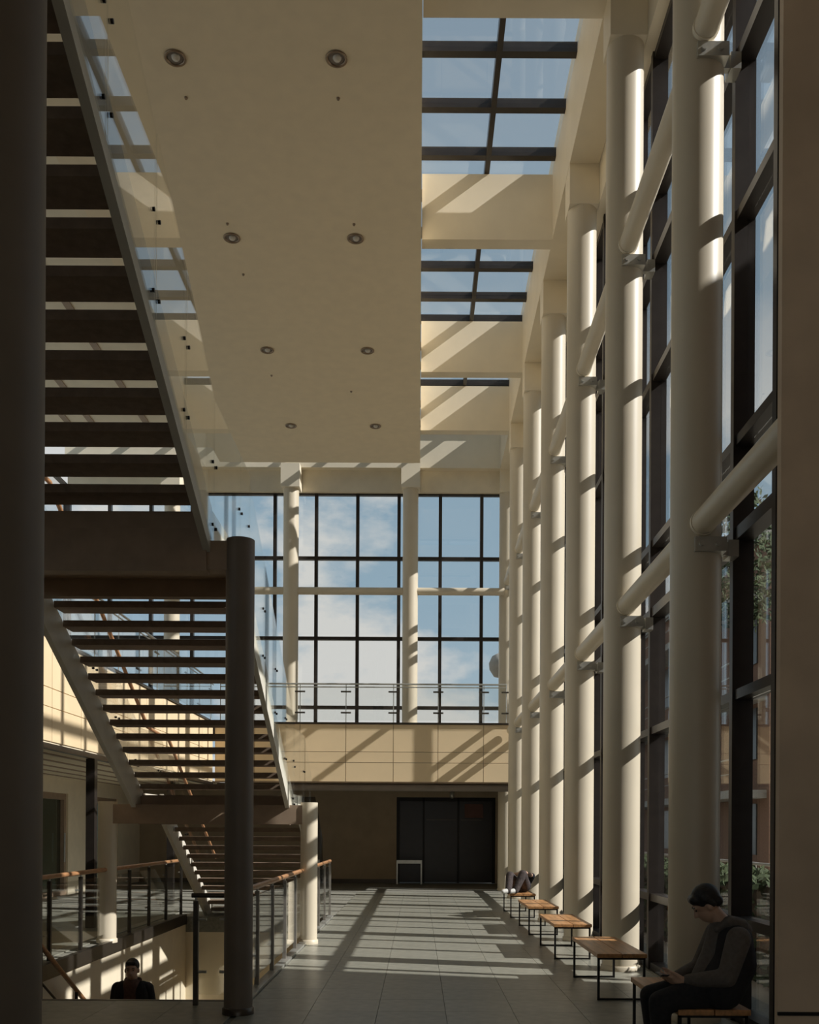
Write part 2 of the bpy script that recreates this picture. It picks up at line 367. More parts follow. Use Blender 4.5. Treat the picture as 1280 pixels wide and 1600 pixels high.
box_piece('door_frame', -.56, 2.26, 29.35, 29.45, 2.5, 2.62, 'black_steel', d)
for x0, x1 in ((-.56, .14), (.2, 1.2), (1.26, 2.26)): box_piece('door_leaf', x0, x1, 29.38, 29.42, .02, 2.5, 'door_dark', d)
box_piece('push_bar', .25, 1.15, 29.28, 29.31, 1.92, 1.95, 'dark_steel', d)
box_piece('push_bar', 1.3, 1.95, 29.28, 29.31, 1.92, 1.95, 'dark_steel', d)
sg = tag(MB().box(1.42, 1.98, 29.3, 29.33, 2.0, 2.42).build('notice_board', 'sign_red'), 'small dull red board on the dark entrance doors', 'sign')
cm = thing('ceiling_camera', (1.02, 28.9, 2.55), 'small pale dome camera above the dark entrance doors', 'camera')
MB().lathe([(.02, .26), (.07, .24), (.07, .12), (.05, .05), (0, .02)], (1.02, 28.9, 2.54), 16).build('dome', 'steel_pale', cm)
MB().box(.98, 1.06, 28.86, 28.94, 2.79, 2.81).build('mount', 'steel_pale', cm)
ft = thing('barrier_stand', (-.2, 28.6, 0), 'small pale metal barrier frame standing before the dark doors', 'barrier')
for x in (-.62, .1): MB().box(x - .02, x + .02, 28.58, 28.62, 0, .72).build('leg', 'steel_pale', ft)
MB().box(-.64, .12, 28.57, 28.63, .62, .72).build('crossbar', 'steel_pale', ft)

# ------------------------------------------------------------------ galleries
gal = setting('floor_gallery', (-3, 25, FL2), 'gallery floor slab at second level')
MB().box(-9.5, -5.35, -5, 26, FL2 - .3, FL2).build('slab', 'concrete', gal)
MB().box(-5.35, 2.62, 24.75, 26.3, FL2 - .3, FL2).build('slab', 'concrete', gal)
MB().box(-9.5, -5.3, -5, 29.3, 2.8, 2.86).build('underside', 'plaster', gal)
MB().box(-5.3, 2.6, 24.75, 29.3, 2.95, 3.0).build('underside', 'door_wall', gal)
for k in range(6):
    x = -5.9 - .55 * k
    box_piece('ceiling_slot', x - .04, x + .04, 6, 29, 2.785, 2.802, 'stair_paint', gal)
fa = thing('gallery_fascia', (-1.5, 24.7, 2.85), 'beige panelled front of the end gallery with diagonal shadows', 'gallery front')
JX = [-5.24, -4.22, -3.05, -1.87, -.65, .5, 1.67, 2.62]; JZ = [2.85, 3.345, 3.62, 4.33]
for a, b in zip(JX[:-1], JX[1:]):
    for z0, z1 in zip(JZ[:-1], JZ[1:]):
        box_piece('panel', a + .007, b - .007, 24.68, 24.71, z0 + .006, z1 - .006, 'panel', fa)
box_piece('backing', -5.24, 2.62, 24.71, 24.75, 2.82, 4.34, 'stair_paint', fa)
box_piece('cap', -5.24, 2.62, 24.64, 24.78, 4.335, 4.375, 'dark_steel', fa)
MB().tube([(-5.2, 24.85, 2.72), (2.6, 24.85, 2.72)], .1, 16).build('edge_tube', 'dark_column', fa)
fb = thing('gallery_fascia', (-5.3, 15, 2.85), 'beige panelled front of the side gallery behind the staircase', 'gallery front')
yy = [24.62 - 1.2 * k for k in range(0, 16)][::-1]
for a, b in zip(yy[:-1], yy[1:]):
    for z0, z1 in zip(JZ[:-1], JZ[1:]):
        box_piece('panel', -5.31, -5.28, a + .007, b - .007, z0 + .006, z1 - .006, 'panel', fb)
box_piece('backing', -5.35, -5.31, yy[0], 24.6, 2.82, 4.34, 'stair_paint', fb)
box_piece('cap', -5.38, -5.245, yy[0], 24.6, 4.335, 4.375, 'dark_steel', fb)
box_piece('edge_rail', -5.36, -5.26, yy[0], 24.6, 2.74, 2.82, 'dark_steel', fb)

def glass_rail(name, label, p0, p1, n, z, h, low, rail_m, posts=True, rail_r=.022, post_m='dark_steel'):
    """upright glass balustrade from p0 to p1: posts, clamps, panes, handrail"""
    p0 = Vector((*p0, z)); p1 = Vector((*p1, z)); d = (p1 - p0); Ln = d.length; d.normalize(); s = Vector((-d.y, d.x, 0))
    t = thing(name, (p0 + p1) / 2, label, 'railing')
    ax = abs(d.x) > .5
    for k in range(n + 1):
        p = p0 + d * (Ln * k / n)
        if posts:
            po = MB().box(p.x - .022, p.x + .022, p.y - .022, p.y + .022, z, z + h - .05).build('post', post_m, t)
            for hz in (.3, .78):
                q = p + Vector((0, 0, hz)); a = max(-.09, -.09 if k else 0); b = .09 if k < n else 0
                MB().tube([q + d * (-.09 if k else -.02) + s * .03, q + d * (.09 if k < n else .02) + s * .03], .013, 8).build('clamp', 'steel_pale', po)
            MB().tube([p + Vector((0, 0, h - .08)), p + Vector((0, 0, h))], .012, 8).build('rail_bracket', 'steel_pale', po)
    for k in range(n):
        a = p0 + d * (Ln * k / n + .03); b = p0 + d * (Ln * (k + 1) / n - .03)
        if ax: box_piece('glass_panel', min(a.x, b.x), max(a.x, b.x), a.y - .006, a.y + .006, z + low, z + h - .09, 'rail_glass', t)
        else: box_piece('glass_panel', a.x - .006, a.x + .006, min(a.y, b.y), max(a.y, b.y), z + low, z + h - .09, 'rail_glass', t)
    MB().tube([p0 - d * .04 + Vector((0, 0, h)), p1 + d * .04 + Vector((0, 0, h))], rail_r, 12).build('handrail', rail_m, t)
    return t
# balustrade round the stairwell
glass_rail('balustrade', 'glass balustrade with wooden rail beside the sunlit aisle', (-1.63, 8.75), (-1.63, 17.75), 9, .03, 1.0, .1, 'rail_wood', rail_r=.03, post_m='post_steel')
glass_rail('balustrade', 'short dark balustrade return at the foot of the dark stair column', (-2.02, 8.75), (-1.72, 8.75), 1, 0, 1.0, .1, 'dark_steel')
glass_rail('balustrade', 'glass balustrade with wooden rail on the far side of the stairwell', (-4.38, 9.3), (-4.38, 17.75), 8, .03, 1.0, .1, 'rail_wood', rail_r=.03)
# gallery balustrades: frameless glass with thin rail and paired discs
def disc_rail(label, p0, p1, joints, axis):
    t = thing('balustrade', ((p0[0] + p1[0]) / 2, (p0[1] + p1[1]) / 2, FL2), label, 'railing')
    for a, b in zip(joints[:-1], joints[1:]):
        if axis == 'x': box_piece('glass_panel', a + .01, b - .01, p0[1] - .006, p0[1] + .006, 4.42, 5.34, 'rail_glass', t)
        else: box_piece('glass_panel', p0[0] - .006, p0[0] + .006, a + .01, b - .01, 4.42, 5.34, 'rail_glass', t)
    for j in joints:
        q = Vector((j, p0[1] + .07, 0)) if axis == 'x' else Vector((p0[0] - .07, j, 0))
        po = MB().tube([q + Vector((0, 0, 4.38)), q + Vector((0, 0, 5.38))], .011, 8).build('post', 'steel_pale', t)
        e = Vector((.13, 0, 0)) if axis == 'x' else Vector((0, .13, 0))
        for hz in (4.62, 5.16):
            MB().tube([q + Vector((0, -.03, hz)) - e, q + Vector((0, -.03, hz)) + e], .022, 8).build('clamp', 'dark_steel', po)
    for hz, r in ((5.36, .022), (5.28, .014)):
        a = Vector((p0[0], p0[1] + (.06 if axis == 'x' else 0), hz)); b = Vector((p1[0], p1[1] + (.06 if axis == 'x' else 0), hz))
        MB().tube([a, b], r, 10).build('handrail', 'steel_pale', t)
    return t
disc_rail('thin steel and glass balustrade in front of the end window', (-5.1, 24.6), (2.25, 24.6), [-5.1, -4.22, -3.05, -1.87, -.65, .5, 1.67, 2.25], 'x')
disc_rail('thin steel and glass balustrade on the side gallery behind the staircase', (-5.22, 6.9), (-5.22, 24.4), [6.9 + 1.25 * k for k in range(15)], 'y')

# ------------------------------------------------------------------ columns
def column(x, y, r, z0, z1, label, m='column_paint', cap=None, base=True, group=None, brackets=()):
    t = thing('column', (x, y, z0), label, 'column', group)
    MB().lathe([(r, 0), (r, z1 - z0)], (x, y, z0), 40).build('shaft', m, t)
    if base: MB().lathe([(r + .015, 0), (r + .015, .05), (r + .004, .06)], (x, y, z0), 40).build('base_ring', 'dark_steel' if m == 'dark_column' else m, t)
    if cap:
        c0, c1, hw = cap
        MB().box(x - hw, x + hw, y - hw, y + hw, c0, c1).build('capital', 'beam_paint', t)
    for hz in brackets:
        b = MB().box(x - .07, x + r - .02, y - r - .025, y - r + .10, hz - .06, hz + .06)
        b.box(x + r - .10, x + r + .07, y - .10, y - .04, hz - .055, hz + .055)
        br = b.build('bracket', 'steel_pale', t)
        MB().box(x + r + .03, 2.695, y - .12, y + .04, hz - .07, hz + .07).build('anchor', 'steel_pale', br)
        for sx in (-.02, .12):
            MB().tube([(x + sx, y - r - .045, hz), (x + sx, y - r + .05, hz)], .022, 8).build('bolt', 'steel_pale', br)
    return t
cl = ['nearest round column of the glass wall, dark behind the seated man', 'second round column of the glass wall, beside the wooden bench',
      'third round column of the glass wall counted from the seated man', 'fourth round column of the glass wall counted from the seated man',
      'fifth round column of the glass wall counted from the seated man', 'sixth round column of the glass wall, by the lying person',
      'last round column of the glass wall, in the corner by the end window']
for y, lb in zip(COLS, cl):
    column(XC, y, CR, 0, TOP, lb, cap=(TOP, 11.28, .214), brackets=(4.0, 8.12))
column(-3.43, 25.6, .205, FL2, 10.68, 'round gallery column left of centre in the end window', cap=(10.68, 11.3, .25))
column(-.245, 25.6, .205, FL2, 10.68, 'round gallery column in the middle of the end window', cap=(10.68, 11.3, .25))
column(-6.6, 25.6, .205, FL2, 10.68, 'round gallery column hidden behind the staircase glass', cap=(10.68, 11.3, .25))
column(-1.905, 4.2, .245, 0, 12.4, 'huge dark round column filling the left edge of the photo', m='column_paint_shaded')
column(-1.56, 8.36, .123, 0, 4.12, 'slim dark round column under the upper stair landing', m='dark_column')  # both slim columns here: shade under the landing put into a darker colour
column(-4.38, 8.36, .123, 0, 4.12, 'slim round column under the upper landing hidden by the big dark column', m='dark_column')
column(-1.54, 13.56, .12, 0, 1.99, 'short slim white column lit by sun beside the lower landing')
column(-4.39, 13.56, .13, 0, 1.99, 'short slim tan column under the left end of the lower landing')
tag(MB().box(-5.37, -5.23, 15.5, 15.64, 0, 2.735).build('post', 'dark_frame'), 'square dark steel post under the side gallery', 'post')
tag(MB().box(-5.37, -5.23, 20.5, 20.64, 0, 2.735).build('post', 'dark_frame'), 'farther square dark steel post under the side gallery', 'post')

# ------------------------------------------------------------------ tie tubes
words = ['first', 'second', 'third', 'fourth', 'fifth', 'sixth', 'last']
for hz, lev in ((4.18, 'lower'), (8.3, 'upper')):
    ends = [5.93] + COLS
    for k in range(7):
        y0 = ends[k] + (CR * .6 if k else 0); y1 = ends[k + 1] - CR * .6
        if hz < 5 and k == 6: y1 = 24.6
        t = thing('tie_tube', (XC, (y0 + y1) / 2, hz), '%s round tube of the %s row tying the glass wall columns, from the near wall' % (words[k], lev), 'tube')
        MB().tube([(XC, y0, hz), (XC, y1, hz)], .105, 20).build('tube', 'column_paint', t)
        MB().tube([(XC, y1 - .12, hz), (XC, y1 - .085, hz)], .112, 20).build('end_ring', 'beam_paint', t)
for a, b, lb in ((-6.6, -3.43, 'left'), (-3.43, -.245, 'middle'), (-.245, XC, 'right')):
    tag(MB().tube([(a + .1, 25.6, 7.98), (b - .1, 25.6, 7.98)], .1, 18).build('tie_tube', 'column_paint'), '%s cream tube crossing the end window between columns' % lb, 'tube')

# ------------------------------------------------------------------ staircase
st = thing('staircase', (-2.92, 12, 0), 'long straight staircase with open treads, grey stringers and glass sides', 'staircase')
X0, X1 = XL + .06, XS - .06
TW, TT = .312, .07
F1 = lambda y: 8.5 - .5 * y + .0075        # tread level of the upper flight
F2 = lambda y: 9.86 - .56 * y + .008
for k in range(-9, 12):
    y = 5.24 + .28 * k - .015; z = 8.539 - .5 * (5.24 + .28 * k) - .035
    if k == 11: continue
    box_piece('tread', X0, X1, y, y + TW, z - TT, z, 'tread', st)
for k in range(0, 15):
    y = 10.09 + .27 * k - .015; z = 9.895 - .56 * (10.09 + .27 * k) - .035
    if k == 14: continue
    box_piece('tread', X0, X1, y, y + .30, z - TT, z, 'tread', st)
LB = 9.895 - .56 * (10.09 + .27 * 14) - .035
for k in range(13):
    y = 15.0 + .275 * k; z = LB - .152 * (k + 1)
    box_piece('tread', X0, X1, y, y + .30, z - TT, z, 'tread', st)
# landings
la = MB().box(XL, XS, 8.3, 10.1, 4.2, FL2).build('landing', 'stair_paint', st)
MB().box(XL, XS, 8.28, 8.42, 3.83, 4.2).build('edge_beam', 'stair_paint', la)
MB().box(-4.38, -1.56, 8.30, 8.46, 3.85, 4.1).build('support_beam', 'stair_paint', la)
MB().box(XL, XS, 9.98, 10.1, 4.02, 4.2).build('edge_beam', 'stair_paint', la)
lb_ = MB().box(XL, XS, 13.8, 15.05, LB - .14, LB).build('landing', 'stair_paint', st)
MB().box(XL, XS, 13.72, 13.84, LB - .42, LB - .02).build('edge_beam', 'stair_paint', lb_)
MB().box(-4.39, -1.54, 13.48, 13.64, 1.68, 1.95).build('support_beam', 'stair_paint', lb_)
up = MB().box(XL, XS, -.5, 2.75, 7.12, 7.3).build('landing', 'stair_paint', st)
# stringers: slanting plates with a foot at the lower end
def stringer(x, y0, y1, fn, dep, name='stringer', foot=0.0):
    pts = [(y0, fn(y0) + .03), (y1, fn(y1) + .03), (y1, fn(y1) - dep), (y0, fn(y0) - dep)]
    return MB().prism(pts, 'x', x - .03, x + .03).build(name, 'stringer_paint', st)
def F3(y): return LB - (y - 15.0) * .152 / .275 + .0
for x in (XS, XL):
    stringer(x, 2.6, 8.36, lambda y: 8.55 - .5 * y + (8.36 - y) * .012, .40)
    stringer(x, 10.02, 13.86, F2, .41)
    stringer(x, 14.95, 18.6, F3, .38)
    MB().box(x - .03, x + .03, 8.3, 10.1, 4.12, FL2 + .03).build('stringer', 'stringer_paint', st)
    MB().box(x - .03, x + .03, 13.8, 15.05, LB - .2, LB + .03).build('stringer', 'stringer_paint', st)
# glass sides with button fixings
def glass_side(x, a, b, fa_, fb_, low, h, nb=2):
    pts = [(a + .008, fa_ - low), (b - .008, fb_ - low), (b - .008, fb_ + h), (a + .008, fa_ + h)]
    g = MB().prism(pts, 'x', x - .006, x + .006).build('glass_panel', 'rail_glass', st)
    for yy_, ff in ((a + .07, fa_), (b - .07, fb_)):
        for dz in (-.12, .42):
            MB().tube([(x - .014, yy_, ff + dz), (x + .014, yy_, ff + dz)], .014, 10).build('fixing', 'black_steel', g)
G1 = lambda y: 8.55 - .5 * y if y < 8.34 else FL2
j1 = [2.7, 3.6, 4.5, 5.45, 6.47, 7.32, 8.34, 9.56, 10.1]
G2 = lambda y: 9.9 - .56 * y
j2 = [10.1, 11.05, 12.0, 12.9, 13.8]
for x in (XS + .05, XL - .05):
    for a, b in zip(j1[:-1], j1[1:]): glass_side(x, a, b, G1(a), G1(b), .3 if b <= 8.34 else .1, .98)
    for a, b in zip(j2[:-1], j2[1:]): glass_side(x, a, b, G2(a), G2(b), .3, .98)
    glass_side(x, 13.8, 15.0, LB, LB, .1, .98)
    j3 = [15.0, 15.9, 16.8, 17.7, 18.55]
    for a, b in zip(j3[:-1], j3[1:]): glass_side(x, a, b, F3(a), F3(b), .3, .98)
for x in (XL + .1,):
    pts = [(x, 2.7, G1(2.7) + .9), (x, 8.34, FL2 + .9), (x, 10.1, FL2 + .9), (x, 13.8, G2(13.8) + .9), (x, 15.0, LB + .9), (x, 18.5, F3(18.5) + .9)]
    MB().tube(pts, .026, 10).build('handrail', 'rail_wood', st)

# ------------------------------------------------------------------ downlights and sprinklers
rows = [(7.65 + 0, 0)]
k_ = 0
ord_ = ['first', 'second', 'third', 'fourth', 'fifth']
for (vy, zz) in ((1206, 'nearest'), (925, 'second'), (750, 'third'), (632, 'farthest')):
    y = 1500 * (SOF - 1.6) / vy
    for X, side in ((-2.88, 'left'), (-1.0, 'right')):
        x = X
        t = thing('downlight', (x, y, SOF), 'round recessed downlight in the flat ceiling, %s row, %s one' % (zz, side), 'light', 'ceiling downlights')
        MB().lathe([(.105, -.002), (.125, -.002), (.128, -.012), (.118, -.02), (.100, -.014), (.095, -.002)], (x, y, SOF), 28).build('trim_ring', 'lamp_trim', t)
        MB().lathe([(.096, -.001), (.08, -.006), (.0, -.008)], (x, y, SOF), 24).build('reflector', 'dark_column', t)
        MB().lathe([(.0, -.045), (.035, -.04), (.05, -.02), (.052, -.008)], (x + .01, y - .02, SOF), 20).build('bulb', 'lamp_lens', t)
for (px, py, lb) in ((-2.9, 11.8, 'nearest left'), (-1.03, 11.8, 'nearest right'), (-2.88, 14.25, 'second left'), (-1.0, 14.25, 'second right'), (-2.88, 15.55, 'middle left'), (-1.42, 19.68, 'middle right'), (-2.95, 19.0, 'far left')):
    t = thing('sprinkler', (px, py, SOF), 'tiny sprinkler head on the flat ceiling, %s' % lb, 'sprinkler', 'ceiling sprinklers')
    MB().lathe([(.022, 0), (.022, -.01), (.008, -.012), (.008, -.018), (.016, -.02), (.016, -.023)], (px, py, SOF), 12).build('head', 'lamp_trim', t)

# ------------------------------------------------------------------ benches
bl = ['wooden bench in the foreground that the dark seated man uses', 'empty two-plank wooden bench nearest the seated man', 'middle wooden bench, sunlit, third from the front',
      'small distant wooden bench just before the lying person', 'farthest wooden bench with a person lying on it']
for (y0, lb) in zip((6.25, 9.08, 11.97, 14.78, 17.7), bl):
    y1 = y0 + (1.49 if y0 > 7 else 1.40); xa, xb = 1.70, 2.175
    t = thing('bench', ((xa + xb) / 2, (y0 + y1) / 2, 0), lb, 'bench', 'benches along the glass wall')
    MB().box(xa, (xa + xb) / 2 - .004, y0, y1, .405, .444).build('plank', 'wood', t, .004)
    MB().box((xa + xb) / 2 + .004, xb, y0, y1, .405, .444).build('plank', 'wood', t, .004)
    for y in (y0 + .03, y1 - .05):
        q = .011
        MB().box(xa + .01, xa + .032, y, y + .022, 0, .4).build('leg', 'black_steel', t)
        MB().box(xb - .032, xb - .01, y, y + .022, 0, .4).build('leg', 'black_steel', t)
        MB().box(xa + .032, xb - .032, y, y + .022, 0.002, .02).build('foot_bar', 'black_steel', t)
        MB().box(xa + .01, xb - .01, y, y + .022, .385, .405).build('top_bar', 'black_steel', t)

# ------------------------------------------------------------------ people
SPH = [Vector((math.sin(t) * math.cos(p), math.sin(t) * math.sin(p), math.cos(t))) for t in [math.pi * i / 8 for i in range(1, 8)] for p in [2 * math.pi * (j + .5 * (i_ % 2)) / 14 for i_ in (0,) for j in range(14)]] + [Vector((0, 0, 1)), Vector((0, 0, -1))]
def blob(name, caps, vox, m, parent, smooth=6, ell=()):
    """continuous surface from tapered capsules (p, r, q, r) and ellipsoids (c, (rx, ry, rz), rotation z)"""
    bm = bmesh.new()
    for p, r1, q, r2 in caps:
        vsn = [bm.verts.new(Vector(c) + u * r) for c, r in ((p, r1), (q, r2)) for u in SPH]
        h = bmesh.ops.convex_hull(bm, input=vsn)
        dead = [g for g in set(h['geom_interior'] + h['geom_unused']) if isinstance(g, bmesh.types.BMVert)]
        for g in dead: bm.verts.remove(g)
    for c, rr, rot in ell:
        mt = Matrix.Translation(Vector(c)) @ rot @ Matrix.Diagonal((*rr, 1))
        bmesh.ops.create_icosphere(bm, subdivisions=3, radius=1, matrix=mt)
    me = bpy.data.meshes.new(name); bm.to_mesh(me); bm.free()
    tmp = bpy.data.objects.new('tmp', me); COL.objects.link(tmp)
    r = tmp.modifiers.new('r', 'REMESH'); r.mode = 'VOXEL'; r.voxel_size = vox
    s = tmp.modifiers.new('s', 'SMOOTH'); s.iterations = smooth; s.factor = .5
    dg = bpy.context.evaluated_depsgraph_get()
    me2 = bpy.data.meshes.new_from_object(tmp.evaluated_get(dg))
    bpy.data.objects.remove(tmp); bpy.data.meshes.remove(me)
    me2.name = name; me2.materials.clear(); me2.materials.append(M[m])
    me2.polygons.foreach_set('use_smooth', [True] * len(me2.polygons))
    c = sum((v.co for v in me2.vertices), Vector()) / max(1, len(me2.vertices))
    me2.transform(Matrix.Translation(-c)); return place(name, me2, m, parent, c)
I4 = Matrix.Identity(4)
def chain(pts, rs): return [(pts[i], rs[i], pts[i + 1], rs[i + 1]) for i in range(len(pts) - 1)]
def head(c, f, up, sc=1.0):
    """head capsules: c centre, f facing, up; returns caps, ells for the skull, nose, ears, jaw"""
    c = Vector(c); f = Vector(f).normalized(); up = Vector(up); s = up.cross(f).normalized(); up = f.cross(s).normalized()
    rot = Matrix((s, f, up)).transposed().to_4x4()
    P = lambda a, b, d: c + (s * a + f * b + up * d) * sc
    ell = [(P(0, -.01, .025), (.074 * sc, .093 * sc, .098 * sc), rot), (P(0, .025, -.045), (.058 * sc, .066 * sc, .075 * sc), rot)]
    ell += [(P(sx * .077, -.005, -.01), (.012 * sc, .022 * sc, .034 * sc), rot) for sx in (-1, 1)]
    caps = [(P(0, .088, .01), .008 * sc, P(0, .104, -.028), .014 * sc), (P(-.022, .075, -.066), .011 * sc, P(.022, .075, -.066), .011 * sc),
            (P(-.045, .075, .025), .012 * sc, P(.045, .075, .025), .012 * sc)]
    return caps, ell, P, rot
def face_bits(P, sc, parent):
    for sx in (-1, 1):
        MB().lathe([(0, -.008 * sc), (.008 * sc, 0), (0, .008 * sc)], P(sx * .031, .083, .008), 10).build('eye', 'hair', parent)
        MB().tube([P(sx * .016, .088, .03), P(sx * .047, .078, .031)], .005 * sc, 6).build('eyebrow', 'hair', parent)
def hand(wrist, d, n, sc=1.0, curl=.5, thumb=1):
    """capsules of a hand: wrist, pointing d, palm normal n; five fingers curling towards n"""
    w_ = Vector(wrist); d = Vector(d).normalized(); n = Vector(n).normalized(); s = d.cross(n).normalized() * thumb
    caps = [(w_, .026 * sc, w_ + d * .05 * sc, .03 * sc)]
    for i, ln in enumerate((.068, .078, .074, .058)):
        b = w_ + (d * .082 + s * (.03 - .02 * i)) * sc; a0 = w_ + (d * .03 + s * (.022 - .014 * i)) * sc
        k1 = b + (d * math.cos(curl) + n * math.sin(curl)) * ln * .5 * sc
        k2 = k1 + (d * math.cos(curl * 2.2) + n * math.sin(curl * 2.2)) * ln * .5 * sc
        caps += chain([a0, b, k1, k2], [.014 * sc, .0105 * sc, .0095 * sc, .008 * sc])
    t0 = w_ + (d * .02 + s * .028) * sc; t1 = t0 + (d * .035 + s * .028 + n * .012) * sc; t2 = t1 + (d * .032 + s * .004 + n * .014) * sc
    return caps + chain([t0, t1, t2], [.016 * sc, .012 * sc, .009 * sc])

# ---- seated man (faces the aisle, head bowed over a phone)
Y = 6.42
q_ = lambda c: (c[0] * .935, c[1], c[2] + max(0, c[2] - .5) * .057)
mn = thing('person', (2.0, Y, 0), 'person in dark vest with grey sleeves seated on the foreground bench, head bowed', 'person')
hc, he, P, rot = head(q_((2.065, Y, 1.085)), (-.80, .12, -.60), (-.4, 0, .92))
hipL, hipR = q_((2.10, Y - .09, .535)), q_((2.10, Y + .09, .535))
knL, knR = q_((1.70, Y - .13, .485)), q_((1.70, Y + .12, .485))
anL, anR = q_((1.72, Y - .12, .10)), q_((1.74, Y + .13, .10))
shL, shR = q_((2.235, Y - .175, .885)), q_((2.20, Y + .175, .885))
elL, elR = q_((2.13, Y - .245, .655)), q_((2.09, Y + .225, .655))
wrL, wrR = q_((1.885, Y - .10, .615)), q_((1.875, Y + .10, .615))
body = list(hc)
body += chain([q_((2.10, Y, .56)), q_((2.20, Y, .74)), q_((2.22, Y, .88)), q_((2.175, Y, .97)), q_((2.11, Y, 1.04))], [.13, .135, .12, .06, .055])
for h_, kn, an, sh, el, wr, sy in ((hipL, knL, anL, shL, elL, wrL, -1), (hipR, knR, anR, shR, elR, wrR, 1)):
    body += chain([h_, kn, an], [.085, .058, .04]) + chain([sh, el, wr], [.055, .042, .028])
    body += [(an, .04, (an[0] - .13, an[1], .04), .03)]
    body += hand(wr, (-1, -sy * .45, -.05), (.1, -sy * .75, .65), 1.0, .55, -sy if False else sy)
bo = blob('body', body, .008, 'skin', mn, 3, he)
blob('trousers', chain([q_((2.10, Y - .05, .55)), knL, (anL[0], anL[1], .13)], [.125, .075, .06]) + chain([q_((2.10, Y + .05, .55)), knR, (anR[0], anR[1], .13)], [.125, .075, .06]) + [(q_((2.12, Y - .07, .55)), .12, q_((2.12, Y + .07, .55)), .12)], .012, 'black_cloth', mn)
blob('vest', chain([q_((2.14, Y - .10, .57)), q_((2.235, Y - .06, .72)), q_((2.24, Y - .07, .86))], [.15, .155, .125]) + chain([q_((2.14, Y + .05, .55)), q_((2.225, Y + .06, .72)), q_((2.22, Y + .07, .86))], [.15, .155, .125])
     + [(q_((2.235, Y - .12, .90)), .075, q_((2.21, Y + .12, .90)), .075)], .012, 'black_cloth', mn, 8)
for sh, el, wr, s_ in ((shL, elL, wrL, -1), (shR, elR, wrR, 1)):
    blob('sleeve', chain([sh, el, (wr[0] + .02, wr[1], wr[2])], [.082, .064, .044]), .01, 'grey_cloth', mn, 6)
blob('hoodie', chain([q_((2.08, Y, .60)), q_((2.16, Y, .74)), q_((2.185, Y, .88)), q_((2.165, Y, .95))], [.12, .128, .112, .07]), .012, 'grey_cloth', mn, 6)
blob('hood', [(q_((2.28, Y - .08, .955)), .055, q_((2.28, Y + .08, .955)), .055), (q_((2.28, Y - .08, .955)), .055, q_((2.19, Y - .105, .985)), .04), (q_((2.28, Y + .08, .955)), .055, q_((2.19, Y + .105, .985)), .04),
      (q_((2.19, Y - .105, .985)), .035, q_((2.12, Y - .07, .93)), .025), (q_((2.19, Y + .105, .985)), .035, q_((2.12, Y + .07, .93)), .025), (q_((2.33, Y, .92)), .06, q_((2.30, Y, .86)), .05)], .01, 'grey_cloth', mn, 6)
blob('hair', [(P(-.025, -.068, -.015), .042, P(.025, -.068, -.015), .042), (P(-.04, .055, .075), .032, P(.04, .055, .075), .032), (P(-.07, -.01, .05), .03, P(-.068, -.03, -.01), .022), (P(.07, -.01, .05), .03, P(.068, -.03, -.01), .022)], .008, 'hair', mn, 3, [(P(0, -.022, .042), (.084, .100, .096), rot)])
face_bits(P, 1, mn)
for an in (anL, anR):
    blob('shoe', [((an[0] + .03, an[1], .055), .05, (an[0] - .15, an[1], .042), .04), ((an[0] - .15, an[1], .042), .04, (an[0] - .2, an[1], .038), .034)], .009, 'black_cloth', mn, 4)
ph = thing('phone', (1.64, Y, .645), 'phone held in both hands by the seated person', 'phone')
MB().box(1.61, 1.67, Y - .075, Y + .075, .645, .655).build('case', 'black_steel', ph, .003)
MB().box(1.614, 1.666, Y - .07, Y + .07, .655, .6565).build('screen', 'ext_dark', ph)

# ---- person coming up the lower stair
PX, PY = -3.36, 11.33
PZ = -.17 * math.floor((PY - 9.02) / .275 + 1)
pn = thing('person', (PX, PY, PZ), 'person in black jacket climbing the lower stair, only head and shoulders showing', 'person')
HZ = -.055
hc, he, P, rot = head((PX, PY - .03, HZ), (.08, -1, -.05), (0, 0, 1), 1.0)
b2 = list(hc) + chain([(PX, PY, PZ + .80), (PX, PY, PZ + 1.05), (PX, PY, PZ + 1.25), (PX, PY, PZ + 1.36), (PX, PY - .01, HZ - .05)], [.13, .125, .12, .058, .055])
for sx in (-1, 1):
    sh = (PX + sx * .17, PY, PZ + 1.25); el = (PX + sx * .225, PY + .02, PZ + 1.0); wr = (PX + sx * .22, PY - .06, PZ + .78)
    b2 += chain([sh, el, wr], [.055, .042, .03]) + hand(wr, (0, -.15, -1), (-sx, 0, 0), 1, .35, 1 if sx < 0 else -1)
    fz = PZ if sx < 0 else PZ + 0
    kn = (PX + sx * .1, PY - .04, PZ + .45); b2 += chain([(PX + sx * .09, PY, PZ + .80), kn, (PX + sx * .1, PY + .03, PZ + .08)], [.085, .06, .042]) + [((PX + sx * .1, PY + .03, PZ + .06), .04, (PX + sx * .1, PY - .1, PZ + .035), .03)]
    blob('sleeve', chain([sh, el, (wr[0], wr[1], wr[2] + .02)], [.082, .062, .046]), .011, 'black_cloth', pn, 5)
    blob('trouser_leg', chain([(PX + sx * .085, PY, PZ + .80), kn, (PX + sx * .1, PY + .03, PZ + .12)], [.105, .082, .066]), .013, 'denim', pn, 5)
    blob('shoe', [((PX + sx * .1, PY + .05, PZ + .05), .048, (PX + sx * .1, PY - .13, PZ + .04), .038)], .011, 'black_cloth', pn, 4)
blob('body', b2, .009, 'skin', pn, 3, he)
blob('jacket', [((PX - .09, PY, PZ + .78), .13, (PX - .1, PY, PZ + 1.22), .125), ((PX + .09, PY, PZ + .78), .13, (PX + .1, PY, PZ + 1.22), .125), ((PX - .12, PY, PZ + 1.27), .075, (PX + .12, PY, PZ + 1.27), .075)], .012, 'black_cloth', pn, 8)
